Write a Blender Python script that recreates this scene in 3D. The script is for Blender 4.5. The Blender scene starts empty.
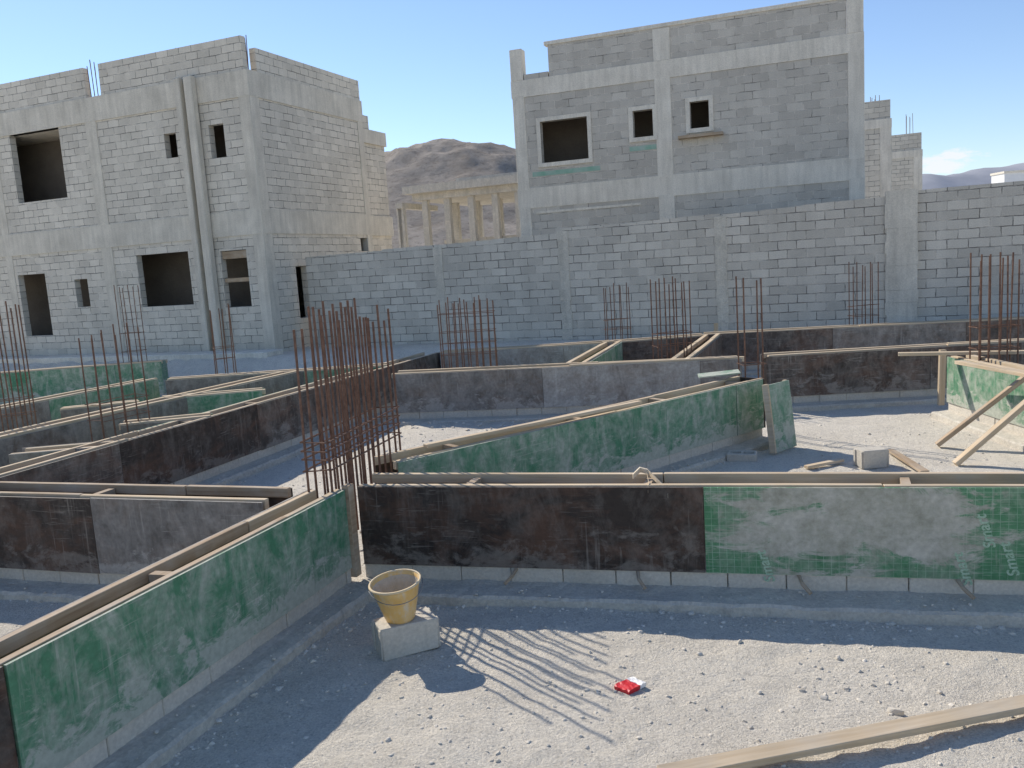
import bpy, math, random
import numpy as np
from mathutils import Vector, Matrix, noise
random.seed(7)
rng=np.random.default_rng(5)
SC=bpy.context.scene; COL=SC.collection
R=math.radians
# ------------------------------------------------------------------ camera
FPX=850.0; H=2.48
RHO=math.atan(.065); TH=math.atan(120*math.cos(RHO)/FPX)
CAM=Vector((0,0,H))
fw=Vector((0,math.cos(TH),-math.sin(TH))); up0=Vector((0,math.sin(TH),math.cos(TH))); rt0=Vector((1,0,0))
cr=rt0*math.cos(RHO)-up0*math.sin(RHO); cu=rt0*math.sin(RHO)+up0*math.cos(RHO)
cd=bpy.data.cameras.new('camera'); cam=bpy.data.objects.new('camera',cd); COL.objects.link(cam)
cd.sensor_width=36; cd.lens=FPX/1024*36; cd.clip_end=8000; cd.clip_start=.05
m=Matrix((cr,cu,-fw)).transposed().to_4x4(); m.translation=CAM; cam.matrix_world=m
SC.camera=cam
def ray(px,py): return fw*FPX+cr*(px-512)+cu*(384-py)
def PZ(px,py,z):
    d=ray(px,py); return CAM+d*((z-H)/d.z)
def PD(px,py,Y):
    d=ray(px,py); return CAM+d*(Y/d.y)
class Plane:
    def __init__(s,P0,dr):
        s.P0=Vector((P0.x,P0.y,0)); s.d=Vector((dr.x,dr.y,0)).normalized(); s.n=Vector((-s.d.y,s.d.x,0))
    def sz(s,px,py):
        d=ray(px,py); t=s.n.dot(s.P0-CAM)/s.n.dot(d); p=CAM+d*t
        return (p-s.P0).dot(s.d),p.z
    def rect(s,x0,y0,x1,y1):
        xm=(x0+x1)/2; ym=(y0+y1)/2
        return (s.sz(x0,ym)[0],s.sz(x1,ym)[0],s.sz(xm,y1)[1],s.sz(xm,y0)[1])
# ------------------------------------------------------------------ materials
class NT:
    def __init__(s,name,rough=.9,spec=.3):
        s.m=bpy.data.materials.new(name); s.m.use_nodes=True; s.t=s.m.node_tree
        s.b=s.t.nodes['Principled BSDF']; s.b.inputs['Roughness'].default_value=rough
        s.b.inputs['Specular IOR Level'].default_value=spec
    def n(s,t,inp=None,**at):
        x=s.t.nodes.new(t)
        for k,v in at.items(): setattr(x,k,v)
        for k,v in (inp or {}).items():
            if isinstance(v,bpy.types.NodeSocket): s.t.links.new(v,x.inputs[k])
            else:
                try: x.inputs[k].default_value=v
                except Exception: x.inputs[k].default_value=tuple(v)+(1,)
        return x
    def set(s,k,v):
        if isinstance(v,bpy.types.NodeSocket): s.t.links.new(v,s.b.inputs[k])
        else: s.b.inputs[k].default_value=v
    def uv(s,off=True,src='UV'):
        o=s.n('ShaderNodeTexCoord').outputs[src]
        if not off: return o
        r=s.n('ShaderNodeObjectInfo').outputs['Random']
        c=s.n('ShaderNodeVectorMath',{0:r,1:(37.,53.,11.)},operation='MULTIPLY').outputs[0]
        return s.n('ShaderNodeVectorMath',{0:o,1:c},operation='ADD').outputs[0]
    def sc(s,v,sc): return s.n('ShaderNodeVectorMath',{0:v,1:sc},operation='MULTIPLY').outputs[0]
    def noise(s,v,scale,det=4,rough=.55,dist=0.):
        return s.n('ShaderNodeTexNoise',{'Vector':v,'Scale':scale,'Detail':det,'Roughness':rough,'Distortion':dist}).outputs['Fac']
    def mr(s,f,a,b,c=0.,d=1.):
        return s.n('ShaderNodeMapRange',{'Value':f,'From Min':a,'From Max':b,'To Min':c,'To Max':d}).outputs[0]
    def mix(s,f,a,b,mode='MIX'):
        x=s.t.nodes.new('ShaderNodeMix'); x.data_type='RGBA'; x.blend_type=mode
        for i,v in ((0,f),(6,a),(7,b)):
            if isinstance(v,bpy.types.NodeSocket): s.t.links.new(v,x.inputs[i])
            elif i==0: x.inputs[0].default_value=v
            else: x.inputs[i].default_value=tuple(v)+(1,)
        return x.outputs[2]
    def math(s,op,a,b=0.):
        return s.n('ShaderNodeMath',{0:a,1:b},operation=op).outputs[0]
    def bump(s,h,st=.5,d=.02):
        s.set('Normal',s.n('ShaderNodeBump',{'Height':h,'Strength':st,'Distance':d}).outputs[0])
    def sep(s,v): return s.n('ShaderNodeSeparateXYZ',{0:v}).outputs
def wm(c,k=.85): return (c[0]*(1+.05*k),c[1]*(1+.0*k),c[2]*(1-.10*k))
def shade(t,f,lo,hi):
    v=t.mr(f,.25,.75,lo,hi); return t.n('ShaderNodeCombineXYZ',{0:v,1:v,2:v}).outputs[0]
def mat_cmu(name,a,b,md,ml,smear,samt,dist=.035,mlo=.42,mhi=.6):
    a,b,md,ml,smear=[wm(c) for c in (a,b,md,ml,smear)]
    t=NT(name,.95,.1); uv=t.uv(False)
    nz=t.n('ShaderNodeTexNoise',{'Vector':uv,'Scale':3.5,'Detail':4.,'Roughness':.65}).outputs['Color']
    dv=t.n('ShaderNodeVectorMath',{0:nz,1:(.5,.5,.5)},operation='SUBTRACT').outputs[0]
    v=t.n('ShaderNodeVectorMath',{0:uv,1:t.sc(dv,(dist*1.6,dist,0.))},operation='ADD').outputs[0]
    br=t.n('ShaderNodeTexBrick',{'Vector':v,'Color1':a,'Color2':b,'Mortar':(.2,.2,.2),'Scale':1.,'Mortar Size':.011,'Mortar Smooth':.3,'Bias':0.,'Brick Width':.4,'Row Height':.2})
    br.offset=.5
    mo=t.mix(t.mr(t.noise(uv,2.1,4,.65),mlo,mhi),md,ml)
    c=t.mix(t.math('MULTIPLY',br.outputs['Fac'],t.mr(t.noise(uv,6.,4,.7),.28,.45,.6,1.)),br.outputs['Color'],mo)
    br2=t.n('ShaderNodeTexBrick',{'Vector':v,'Scale':1.,'Mortar Size':.035,'Mortar Smooth':.6,'Brick Width':.4,'Row Height':.2}); br2.offset=.5
    near=t.math('MULTIPLY',br2.outputs['Fac'],t.mr(t.noise(uv,5.,5,.7,.5),.45,.62,0,samt))
    near=t.math('MULTIPLY',near,t.math('SUBTRACT',1.,br.outputs['Fac']))
    c=t.mix(near,c,smear)
    sm=t.mr(t.noise(uv,1.6,6,.7,.6),.56,.74,0,samt*.55)
    c=t.mix(sm,c,smear)
    c=t.mix(1.,c,shade(t,t.noise(uv,.35,4,.6),.84,1.12),'MULTIPLY')
    c=t.mix(1.,c,shade(t,t.noise(t.sc(uv,(3.,.35,1.)),1.,4,.6),.9,1.06),'MULTIPLY')
    c=t.mix(1.,c,shade(t,t.noise(uv,45.,3,.6),.84,1.12),'MULTIPLY')
    t.set('Base Color',c)
    h=t.math('ADD',t.math('MULTIPLY',br.outputs['Fac'],-1.),t.math('MULTIPLY',t.noise(uv,30.,3),.5))
    t.bump(h,.8,.014); return t.m
def mat_conc(name,a,b,streak=True,rb=.5,fine=.84):
    a,b=wm(a),wm(b)
    t=NT(name,.92,.15); uv=t.uv()
    c=t.mix(t.mr(t.noise(uv,1.6,6,.65),.3,.7),a,b)
    if streak: c=t.mix(1.,c,shade(t,t.noise(t.sc(uv,(6.,.6,1.)),1.2,5,.6),.8,1.1),'MULTIPLY')
    c=t.mix(1.,c,shade(t,t.noise(uv,40.,3,.6),fine,1.12),'MULTIPLY')
    if fine<.8:
        c=t.mix(t.mr(t.noise(uv,6.,6,.7,.6),.5,.66,0,.45),c,wm((.70,.66,.59)))
        c=t.mix(t.mr(t.noise(uv,9.,6,.7),.55,.7,0,.45),c,wm((.33,.31,.28)))
    t.set('Base Color',c); t.bump(t.noise(uv,18.,6,.7),rb,.018); return t.m
def mat_wood(name,a,b,dust=.35,dark=.45):
    t=NT(name,.85,.2); uv=t.uv()
    g=t.noise(t.sc(uv,(1.5,38.,38.)),1.,5,.6,.4)
    c=t.mix(t.mr(g,.3,.7),a,b)
    c=t.mix(t.mr(t.noise(uv,3.,5,.65),.42,.66,0,dust),c,(.54,.48,.39))
    c=t.mix(t.mr(t.noise(t.sc(uv,(1.,4.,4.)),1.7,4,.6),.58,.78,0,dark),c,(.13,.09,.06))
    c=t.mix(1.,c,shade(t,t.noise(uv,1.1,3),.75,1.2),'MULTIPLY')
    t.set('Base Color',c); t.bump(g,.35,.004); return t.m
def mat_panel(name,a,b,dustc,dlo,dhi,damt,rough=.5,grid=False,rust=None,smear=None,streak=(2.2,1.0),low=.16,drip=None):
    t=NT(name,rough,.25); uv=t.uv(); raw=t.uv(False)
    c=t.mix(t.mr(t.noise(uv,1.3,5,.6),.3,.7),a,b)
    if rust: c=t.mix(t.mr(t.noise(t.sc(uv,(1.,1.6,1.)),1.7,6,.7,.6),.44,.62,0,.85),c,rust)
    if grid:
        gb=t.n('ShaderNodeTexBrick',{'Vector':raw,'Scale':1.,'Mortar Size':.0017,'Mortar Smooth':.1,'Brick Width':.05,'Row Height':.05})
        gb.offset=0.
        c=t.mix(t.math('MULTIPLY',gb.outputs['Fac'],t.mr(t.noise(uv,2.2,3),.35,.6,.25,.6)),c,(.48,.60,.45))
    st=t.math('ADD',t.math('MULTIPLY',t.noise(t.sc(uv,streak+(1.,)),2.,6,.72,.6),.65),t.math('MULTIPLY',t.noise(uv,7.,5,.7),.35))
    fm=t.mr(st,dlo,dhi,0,damt)
    z=t.sep(raw)[1]
    fm2=t.mr(t.math('ADD',t.noise(t.sc(uv,(1.4,2.2,1.)),2.6,6,.72,.4),t.mr(z,.2,.6,low,-.06)),.56,.66,0,damt)
    fm=t.math('MAXIMUM',fm,fm2)
    if drip:
        dn_=t.noise(t.sc(uv,(9.,.55,1.)),1.6,5,.65,.3)
        fm=t.math('MAXIMUM',fm,t.math('MULTIPLY',t.mr(dn_,.55,.7,0,drip),t.mr(t.noise(uv,1.1,3),.42,.58)))
    c=t.mix(fm,c,dustc)
    sx=t.noise(t.sc(uv,(2.,26.,1.)),2.,3,.5,1.2)
    c=t.mix(t.math('MULTIPLY',t.mr(sx,.60,.67,0,.5),t.mr(t.noise(uv,1.9,3),.45,.6)),c,dustc)
    sx=t.noise(t.sc(uv,(34.,1.6,1.)),1.,3,.5,.8)
    c=t.mix(t.math('MULTIPLY',t.mr(sx,.61,.68,0,.5),t.mr(t.noise(uv,1.5,3),.47,.6)),c,dustc)
    if smear is not None:
        u,z,_=t.sep(raw)
        k=t.math('ABSOLUTE',t.math('SUBTRACT',u,smear[0])); k=t.mr(k,.45,1.3,.20,-.15)
        k=t.math('ADD',k,t.mr(t.math('ABSOLUTE',t.math('SUBTRACT',z,smear[1])),.12,.36,.04,-.13))
        lo=t.math('ADD',k,t.noise(t.sc(uv,(.9,2.6,1.)),2.2,8,.74,.6))
        sf=t.mr(lo,.55,.63,0,.93)
        c=t.mix(sf,c,t.mix(t.mr(t.noise(uv,5.,6,.72),.35,.65),(.36,.335,.26),(.56,.52,.44)))
    c=t.mix(1.,c,shade(t,t.noise(uv,25.,4,.6),.8,1.15),'MULTIPLY')
    t.set('Base Color',c)
    t.set('Roughness',t.mr(fm,0,1,rough,.9)); t.bump(t.noise(uv,22.,5),.2,.004); return t.m
def mat_ground():
    t=NT('gravelly_ground',.97,.08); P=t.n('ShaderNodeTexCoord').outputs['Object']
    c=t.mix(t.mr(t.noise(P,.9,6,.65),.3,.7),wm((.66,.62,.56)),wm((.79,.75,.685)))
    c=t.mix(t.mr(t.noise(P,4.,7,.72,.5),.48,.7,0,.5),c,wm((.53,.50,.455)))
    vo=t.n('ShaderNodeTexVoronoi',{'Vector':P,'Scale':55.}); vo2=t.n('ShaderNodeTexVoronoi',{'Vector':P,'Scale':120.})
    pc=t.sep(vo.outputs['Color'])[0]; pc2=t.sep(vo2.outputs['Color'])[1]
    c=t.mix(t.mr(pc,.75,1.,0,.5),c,wm((.42,.40,.37)))
    c=t.mix(t.mr(pc2,.6,1.,0,.6),c,wm((.86,.82,.75)))
    c=t.mix(1.,c,shade(t,t.noise(P,70.,4,.7),.74,1.18),'MULTIPLY')
    t.set('Base Color',c)
    h=t.math('ADD',t.math('MULTIPLY',vo.outputs['Distance'],-.12),t.math('ADD',t.math('MULTIPLY',vo2.outputs['Distance'],-.12),t.noise(P,11.,9,.82)))
    t.bump(h,.85,.04); return t.m
def mat_plain(name,c1,c2,sc=6.,rough=.8,bump=.3,spec=.3):
    t=NT(name,rough,spec); uv=t.uv(True,'Object')
    t.set('Base Color',t.mix(t.mr(t.noise(uv,sc,5,.65),.3,.7),c1,c2)); t.bump(t.noise(uv,sc*4,5),bump,.01); return t.m
MT={}
MT['cmu_wall']=mat_cmu('grey_block_wall',(.51,.49,.455),(.65,.625,.58),(.22,.21,.198),(.64,.61,.565),(.72,.69,.635),.5,.04,.42,.62)
MT['cmu_left']=mat_cmu('smeared_block_wall',(.58,.555,.51),(.70,.67,.615),(.27,.26,.24),(.75,.72,.665),(.80,.77,.71),.7,.052,.44,.64)
MT['cmu_right']=mat_cmu('clean_block_wall',(.49,.47,.44),(.60,.578,.54),(.27,.26,.243),(.72,.69,.645),(.69,.665,.62),.4,.036,.36,.56)
MT['conc']=mat_conc('cast_concrete',(.67,.64,.585),(.79,.76,.70))
MT['conc_d']=mat_conc('weathered_concrete',(.57,.545,.495),(.71,.68,.62))
MT['conc_p']=mat_conc('pilaster_render',(.53,.507,.462),(.68,.655,.60),True,.9,.78)
MT['beige']=mat_conc('grey_beige_concrete',(.46,.452,.432),(.57,.56,.535),True,.6,.78)
MT['blind']=mat_conc('blinding_concrete',(.50,.475,.43),(.64,.61,.56),False)
MT['ledge']=mat_conc('dusty_footing_concrete',(.50,.475,.43),(.63,.60,.545),False,.9,.76)
MT['inner']=mat_conc('inner_shade_tone',(.15,.132,.116),(.20,.178,.157),False)  # dimness of the rooms behind the windows, put into a dark colour
MT['wood']=mat_wood('pale_timber',(.52,.385,.24),(.67,.53,.36),.4,.3)
MT['wood_d']=mat_wood('weathered_timber',(.34,.235,.145),(.50,.38,.255),.5)
MT['black']=mat_panel('black_film_plywood',(.026,.020,.017),(.056,.041,.033),(.27,.235,.195),.48,.72,.55,.55,rust=(.115,.062,.04),drip=.4)
MT['brown']=mat_panel('dusty_brown_plywood',(.05,.039,.032),(.10,.078,.063),(.36,.32,.27),.44,.72,.65,.6,rust=(.15,.09,.062),drip=.55)
MT['dusty']=mat_panel('dusty_dark_plywood',(.085,.076,.067),(.16,.142,.124),(.43,.40,.355),.36,.70,.75,.7,rust=(.16,.115,.085),drip=.6)
MT['pale']=mat_panel('cement_caked_plywood',(.20,.187,.167),(.33,.31,.28),(.52,.49,.44),.36,.66,.75,.8,rust=(.20,.16,.125),drip=.5)
MT['green']=mat_panel('green_film_plywood',(.065,.20,.105),(.115,.265,.15),(.51,.495,.415),.43,.63,.8,.6,low=.2,drip=.65)
MT['worn']=mat_panel('worn_green_plywood',(.11,.25,.145),(.17,.31,.195),(.52,.51,.43),.42,.64,.8,.75,low=.15,drip=.5)
MT['rebar']=mat_plain('rusty_rebar',(.115,.06,.040),(.255,.145,.095),20.,.85)
MT['ground']=mat_ground()
# ------------------------------------------------------------------ mesh helpers
class MB:
    def __init__(s): s.v=[]; s.f=[]
    def box(s,x0,x1,y0,y1,z0,z1,M=None,j=0.):
        b=len(s.v)
        for x in (x0,x1):
            for y in (y0,y1):
                for z in (z0,z1):
                    p=Vector((x+random.uniform(-j,j),y+random.uniform(-j,j),z+random.uniform(-j,j)))
                    s.v.append(tuple(M@p if M else p))
        for q in ((0,1,3,2),(4,6,7,5),(0,4,5,1),(2,3,7,6),(0,2,6,4),(1,5,7,3)): s.f.append(tuple(b+i for i in q))
        return s
    def quad(s,*p):
        b=len(s.v); s.v+= [tuple(q) for q in p]; s.f.append((b,b+1,b+2,b+3))
    def tube(s,pts,r,n=6):
        rings=[]
        for i,p in enumerate(pts):
            p=Vector(p); a=Vector(pts[max(i-1,0)]); c=Vector(pts[min(i+1,len(pts)-1)]); d=(c-a).normalized()
            u=d.orthogonal().normalized() if abs(d.z)<.9 else d.cross(Vector((0,1,0))).normalized(); w=d.cross(u)
            b=len(s.v)
            for k in range(n):
                an=2*math.pi*k/n; s.v.append(tuple(p+(u*math.cos(an)+w*math.sin(an))*r))
            rings.append(b)
        for a,b in zip(rings,rings[1:]):
            for k in range(n): s.f.append((a+k,a+(k+1)%n,b+(k+1)%n,b+k))
        s.f.append(tuple(rings[0]+k for k in range(n))[::-1]); s.f.append(tuple(rings[-1]+k for k in range(n)))
        return s
    def mesh(s,name,mat,smooth=False):
        me=bpy.data.meshes.new(name); me.from_pydata(s.v,[],s.f); me.update()
        uvl=me.uv_layers.new(name='UVMap').data
        for p in me.polygons:
            n=p.normal; ax=max(range(3),key=lambda i:abs(n[i]))
            for li in p.loop_indices:
                c=me.vertices[me.loops[li].vertex_index].co
                uvl[li].uv=((c.y,c.z),(c.x,c.z),(c.x,c.y))[ax]
        me.materials.append(mat)
        if smooth:
            for p in me.polygons: p.use_smooth=True
        return me
    def build(s,name,mat,parent=None,bevel=0,smooth=False):
        o=bpy.data.objects.new(name,s.mesh(name,mat,smooth)); COL.objects.link(o); o.parent=parent
        if bevel:
            b=o.modifiers.new('bevel','BEVEL'); b.width=bevel; b.segments=1; b.limit_method='ANGLE'
        return o
def tag(o,label=None,cat=None,group=None,kind=None):
    for k,v in (('label',label),('category',cat),('group',group),('kind',kind)):
        if v: o[k]=v
    return o
def empty(name,loc,rz=0.,label=None,cat=None,group=None):
    o=bpy.data.objects.new(name,None); COL.objects.link(o); o.location=loc; o.rotation_euler=(0,0,rz); o.empty_display_size=.1
    return tag(o,label,cat,group)
def frame_from(p,q,roll=0.):
    x=(q-p).normalized(); z=Vector((0,0,1)) if abs(x.z)<.95 else Vector((0,1,0))
    y=z.cross(x).normalized(); z=x.cross(y)
    m=Matrix((x,y,z)).transposed().to_4x4()@Matrix.Rotation(roll,4,'X'); m.translation=p; return m
def timber(name,p,q,w,h,mat,roll=0.,j=.002):
    p=Vector(p); q=Vector(q); L=(q-p).length
    o=MB().box(0,L,-w/2,w/2,-h/2,h/2,None,j).build(name,mat,None,.003)
    o.matrix_world=frame_from(p,q,roll); return o
# ------------------------------------------------------------------ ground
W0=PD(305,257,24.0); W1=PD(1024,180,17.5)
wd=Vector((W1.x-W0.x,W1.y-W0.y,0)).normalized(); wn=Vector((-wd.y,wd.x,0))
def sst(a,b,x):
    t=max(0,min(1,(x-a)/(b-a))); return t*t*(3-2*t)
MOUND=PZ(455,425,.0)
def gh(x,y):
    q=(x-W0.x)*wn.x+(y-W0.y)*wn.y
    sh=-1.7*(1-sst(-5,-2,x))
    h=.52*sst(-1.3+sh,-.55+sh,q)
    n=noise.noise(Vector((x*.9,y*.9,0)))*.026+noise.noise(Vector((x*3.1,y*3.1,4)))*.014+noise.noise(Vector((x*9,y*9,8)))*.011
    d2=(x-MOUND.x)**2+(y-MOUND.y)**2
    h+=.07*math.exp(-d2/.9)*(1+.6*noise.noise(Vector((x*4,y*4,2))))
    far=max(0,(math.hypot(x,y)-60)/400)
    return h+n*(1 if y<40 else 1+far*6)
def axis(segs):
    out=[]
    for a,b,st in segs: out+=list(np.arange(a,b,st))
    return out
xs=axis([(-6,-3,.14),(-3,4.2,.045),(4.2,11,.16)])
l=[-6]; st=.2
while l[-1]>-3500: l.append(l[-1]-st); st*=1.13
r=[11]; st=.2
while r[-1]<3500: r.append(r[-1]+st); st*=1.13
xs=l[:0:-1]+xs+r
ys=axis([(2.2,7,.045),(7,14,.16),(14,30,.3)])
l=[2.2]; st=.3
while l[-1]>-600: l.append(l[-1]-st); st*=1.3
r=[30]; st=.5
while r[-1]<4500: r.append(r[-1]+st); st*=1.15
ys=l[:0:-1]+ys+r
g=MB(); nx=len(xs)
for y in ys:
    for x in xs: g.v.append((x,y,gh(x,y)))
for j in range(len(ys)-1):
    for i in range(nx-1): g.f.append((j*nx+i,j*nx+i+1,(j+1)*nx+i+1,(j+1)*nx+i))
tag(g.build('ground',MT['ground'],None,0,True),'dusty grey gravelly ground of the building site',None,None,'structure')
# gravel
t_=(1+5**.5)/2
ico=np.array([(-1,t_,0),(1,t_,0),(-1,-t_,0),(1,-t_,0),(0,-1,t_),(0,1,t_),(0,-1,-t_),(0,1,-t_),(t_,0,-1),(t_,0,1),(-t_,0,-1),(-t_,0,1)])/1.9
icf=[(0,11,5),(0,5,1),(0,1,7),(0,7,10),(0,10,11),(1,5,9),(5,11,4),(11,10,2),(10,7,6),(7,1,8),(3,9,4),(3,4,2),(3,2,6),(3,6,8),(3,8,9),(4,9,5),(2,4,11),(6,2,10),(8,6,7),(9,8,1)]
def stone_into(mb,x,y,s,flat=.6,z=None):
    b=len(mb.v); an=rng.uniform(0,6.28); c,sn=math.cos(an),math.sin(an)
    k=ico*rng.uniform(.55,1.25,(12,1))*np.array([s,s*rng.uniform(.5,1),s*flat])
    zz=gh(x,y)+s*.05 if z is None else z
    for a in k: mb.v.append((x+a[0]*c-a[1]*sn,y+a[0]*sn+a[1]*c,zz+a[2]))
    mb.f+= [tuple(b+i for i in f) for f in icf]
gs=MB()
def scatter(n,x0,x1,y0,y1,s0,s1):
    for _ in range(n):
        x=rng.uniform(x0,x1); y=rng.uniform(y0,y1)
        if noise.noise(Vector((x*1.3,y*1.3,9)))<rng.uniform(-.6,.45): continue
        stone_into(gs,x,y,s0+(s1-s0)*rng.uniform()**7)
scatter(14000,-2.6,4.2,3.0,6.2,.003,.02)
scatter(2600,1.5,9,6.6,13,.006,.03)
scatter(1100,-2,1,8.5,13,.01,.035)
scatter(500,-4.5,-2.2,5,6.2,.005,.02)
scatter(700,-3,-1,7,11,.008,.03)
for _ in range(160):
    stone_into(gs,MOUND.x+rng.normal()*.9,MOUND.y+rng.normal()*.5,rng.uniform(.015,.045))
MT['stone']=mat_plain('stone',wm((.50,.475,.43)),wm((.74,.70,.64)),3.,.95)
for px,py,s in ((895,708,.05),(823,693,.03),(838,655,.03),(760,690,.022),(860,668,.022),(700,652,.025),(590,650,.02),(705,708,.02),(940,690,.022),(388,735,.024),(740,640,.025)):
    p=PZ(px,py,.02); mb=MB(); stone_into(mb,0,0,s,.7,.0)
    o=mb.build('stone',MT['stone'],None,.004); o.location=(p.x,p.y,gh(p.x,p.y)+s*.2)
    tag(o,'small loose grey stone lying on the foreground gravel','stone','loose stones on the foreground ground')
# ------------------------------------------------------------------ formwork
TOP=.83
def beam(label,a,b,panels=None,w=.38,ext0=0.,ext1=0.,back='dusty',top=TOP,hp=.63,kind='black',spacers=1.6,ledge=.2,end1=None,bw_=.05,pale=.6):
    """a,b: directions of the two ends of the near top edge at height top. local x along the beam, near face at y=0"""
    A=PZ(a[0],a[1],top); B=PZ(b[0],b[1],top); d=Vector((B.x-A.x,B.y-A.y,0)); L0=d.length; d/=L0
    far=A.y>9
    root=empty('formwork_beam',(A.x,A.y,0),math.atan2(d.y,d.x),label,'formwork beam')
    x0=-ext0; x1=L0+ext1
    zb=top-hp
    f=MB(); x=x0
    while x<x1-.01:
        xe=min(x1,x+.4); jj=random.uniform(-.006,.006)
        f.box(x,xe-.004,.016+jj,w-.016+jj,-.1,zb+.015+random.uniform(0,.01),None,.003); x=xe
    f.build('block_course',MT['blind'],root,.006)
    f=MB(); prof=[(-ledge-.025,-.08),(-ledge-.010,.058),(-ledge+.010,.078),(-ledge*.6,.082),(-ledge*.25,.086),(.03,.09),(w-.03,.09),(w+ledge*.5,.083),(w+ledge-.010,.078),(w+ledge+.010,.058),(w+ledge+.025,-.08)]
    ns=max(2,int((x1-x0)/(.15 if far else .05))); K=len(prof); sd_=random.uniform(0,50)
    for i in range(ns+1):
        x=x0+(x1-x0)*i/ns
        for k,(yy,zz) in enumerate(prof):
            sg=-1 if k<6 else 1
            e=(.018*noise.noise(Vector((x*.8,sg*3+sd_,0)))+.018*noise.noise(Vector((x*9,sg*2+sd_,3))))*(1 if k in (0,1,2,8,9,10) else 0)
            f.v.append((x,yy+e,zz+(.009*noise.noise(Vector((x*2.5,k*.9+sd_,5)))+.009*noise.noise(Vector((x*13,k*2+sd_,9))))))
    for i in range(ns):
        for k in range(K-1): q=i*K+k; f.f.append((q,q+K,q+K+1,q+1))
    f.build('concrete_ledge',MT['ledge'],root)
    if not far:
        nn=Vector((-d.y,d.x,0))
        for _ in range(int((x1-x0)*32)):
            u=rng.uniform(x0,x1); v=-ledge*1.0*rng.uniform(.02,1.)
            P=Vector((A.x,A.y,0))+d*u+nn*v; stone_into(gs,P.x,P.y,.004+.014*rng.uniform()**4,.6,.086)
        for _ in range(int((x1-x0)*36)):
            u=rng.uniform(x0,x1); v=-ledge-.02-.14*rng.uniform()**2
            P=Vector((A.x,A.y,0))+d*u+nn*v; stone_into(gs,P.x,P.y,.006+.026*rng.uniform()**4)
    if panels is None:
        panels=[]; x=x0; ks=kind if isinstance(kind,list) else [kind]
        while x<x1-.02:
            xe=min(x1,x+2.44); panels.append((x,xe,ks[min(len(panels),len(ks)-1)])); x=xe
    for (s0,s1,k) in panels:
        dz=random.uniform(-.006,.006); dy=random.uniform(-.004,.004)
        MB().box(s0+.003,s1-.003,dy,dy+.018,zb+dz,top+dz).build('plywood_panel',MT[k],root)
    MB().box(x0,x1,w-.018,w,zb,top+.002).build('rear_panel',MT[back],root)
    if far: bw_=.075
    for side in (0,1):
        x=x0+random.uniform(-.05,.05)
        while x<x1-.05:
            xe=min(x1+random.uniform(-.04,.06),x+random.uniform(2.2,3.9))
            ya=.028 if side==0 else w-.025-bw_; yb=ya+bw_
            t1,t2=random.uniform(-.002,.012),random.uniform(-.002,.012); l1=random.uniform(0,.018)+(.015 if far else 0); l2=l1+random.uniform(-.008,.008)
            mb=MB(); n=6
            for i in range(n+1):
                f_=i/n; u=x+.004+(xe-x-.008)*f_; yo=t1+(t2-t1)*f_+random.uniform(-.001,.001); zo=l1+(l2-l1)*f_+random.uniform(-.001,.001)
                q=len(mb.v); mb.v+= [(u,ya+yo,top-.075+zo),(u,yb+yo,top-.075+zo),(u,yb+yo,top+zo),(u,ya+yo,top+zo)]
                if i:
                    p=q-4
                    mb.f+= [(p,p+1,q+1,q),(p+1,p+2,q+2,q+1),(p+2,p+3,q+3,q+2),(p+3,p,q,q+3)]
            mb.f+= [(0,3,2,1),(len(mb.v)-4,len(mb.v)-3,len(mb.v)-2,len(mb.v)-1)]
            mb.build('batten',MT['wood' if random.random()<pale else 'wood_d'],root,.003); x=xe
    if spacers:
        x=x0+.4+random.random()*.5
        while x<x1-.2:
            an=random.uniform(-.12,.12); M=Matrix.Translation((x,w/2,top-.03))@Matrix.Rotation(an,4,'Z')
            MB().box(-.03,.03,-w/2+.085,w/2-.085,-.05,.02,M).build('spacer',MT['wood_d'],root); x+=spacers*random.uniform(.8,1.3)
    if end1: MB().box(x1+.002,x1+.02,-.01,w+.01,zb,top+.003).build('end_board',MT[end1],root)
    return root,d,L0
A0=PZ(357,487,TOP); A1=PZ(1024,488,TOP); LA=(Vector((A1.x-A0.x,A1.y-A0.y))).length
dA=Vector((A1.x-A0.x,A1.y-A0.y,0)).normalized()
def sA(px):
    P=PZ(px,487,TOP); return (P.x-A0.x)*dA.x+(P.y-A0.y)*dA.y
s1=sA(703)
MT['grid']=mat_panel('gridded_green_plywood',(.07,.21,.095),(.11,.27,.135),(.50,.48,.39),.47,.70,.6,.6,grid=True,smear=(s1+1.0,.62),low=.03)
MT['print']=mat_plain('worn_white_print',(.22,.39,.24),(.50,.60,.46),60.,.6,.05)
front,_,_=beam('long foreground formwork beam facing the camera, black plywood on its left and gridded green plywood on its right',
   (357,487),(1024,488),[(0,s1,'black'),(s1,s1+2.44,'grid'),(s1+2.44,LA+1.6,'green')],w=.40,ext1=1.6,ledge=.26,pale=.5)
plF=Plane(A0,dA)
gridpanel=[c for c in front.children if c.name.startswith('plywood_panel') and c.data.materials[0]==MT['grid']][0]
gy=min(v.co.y for v in gridpanel.data.vertices)
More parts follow.
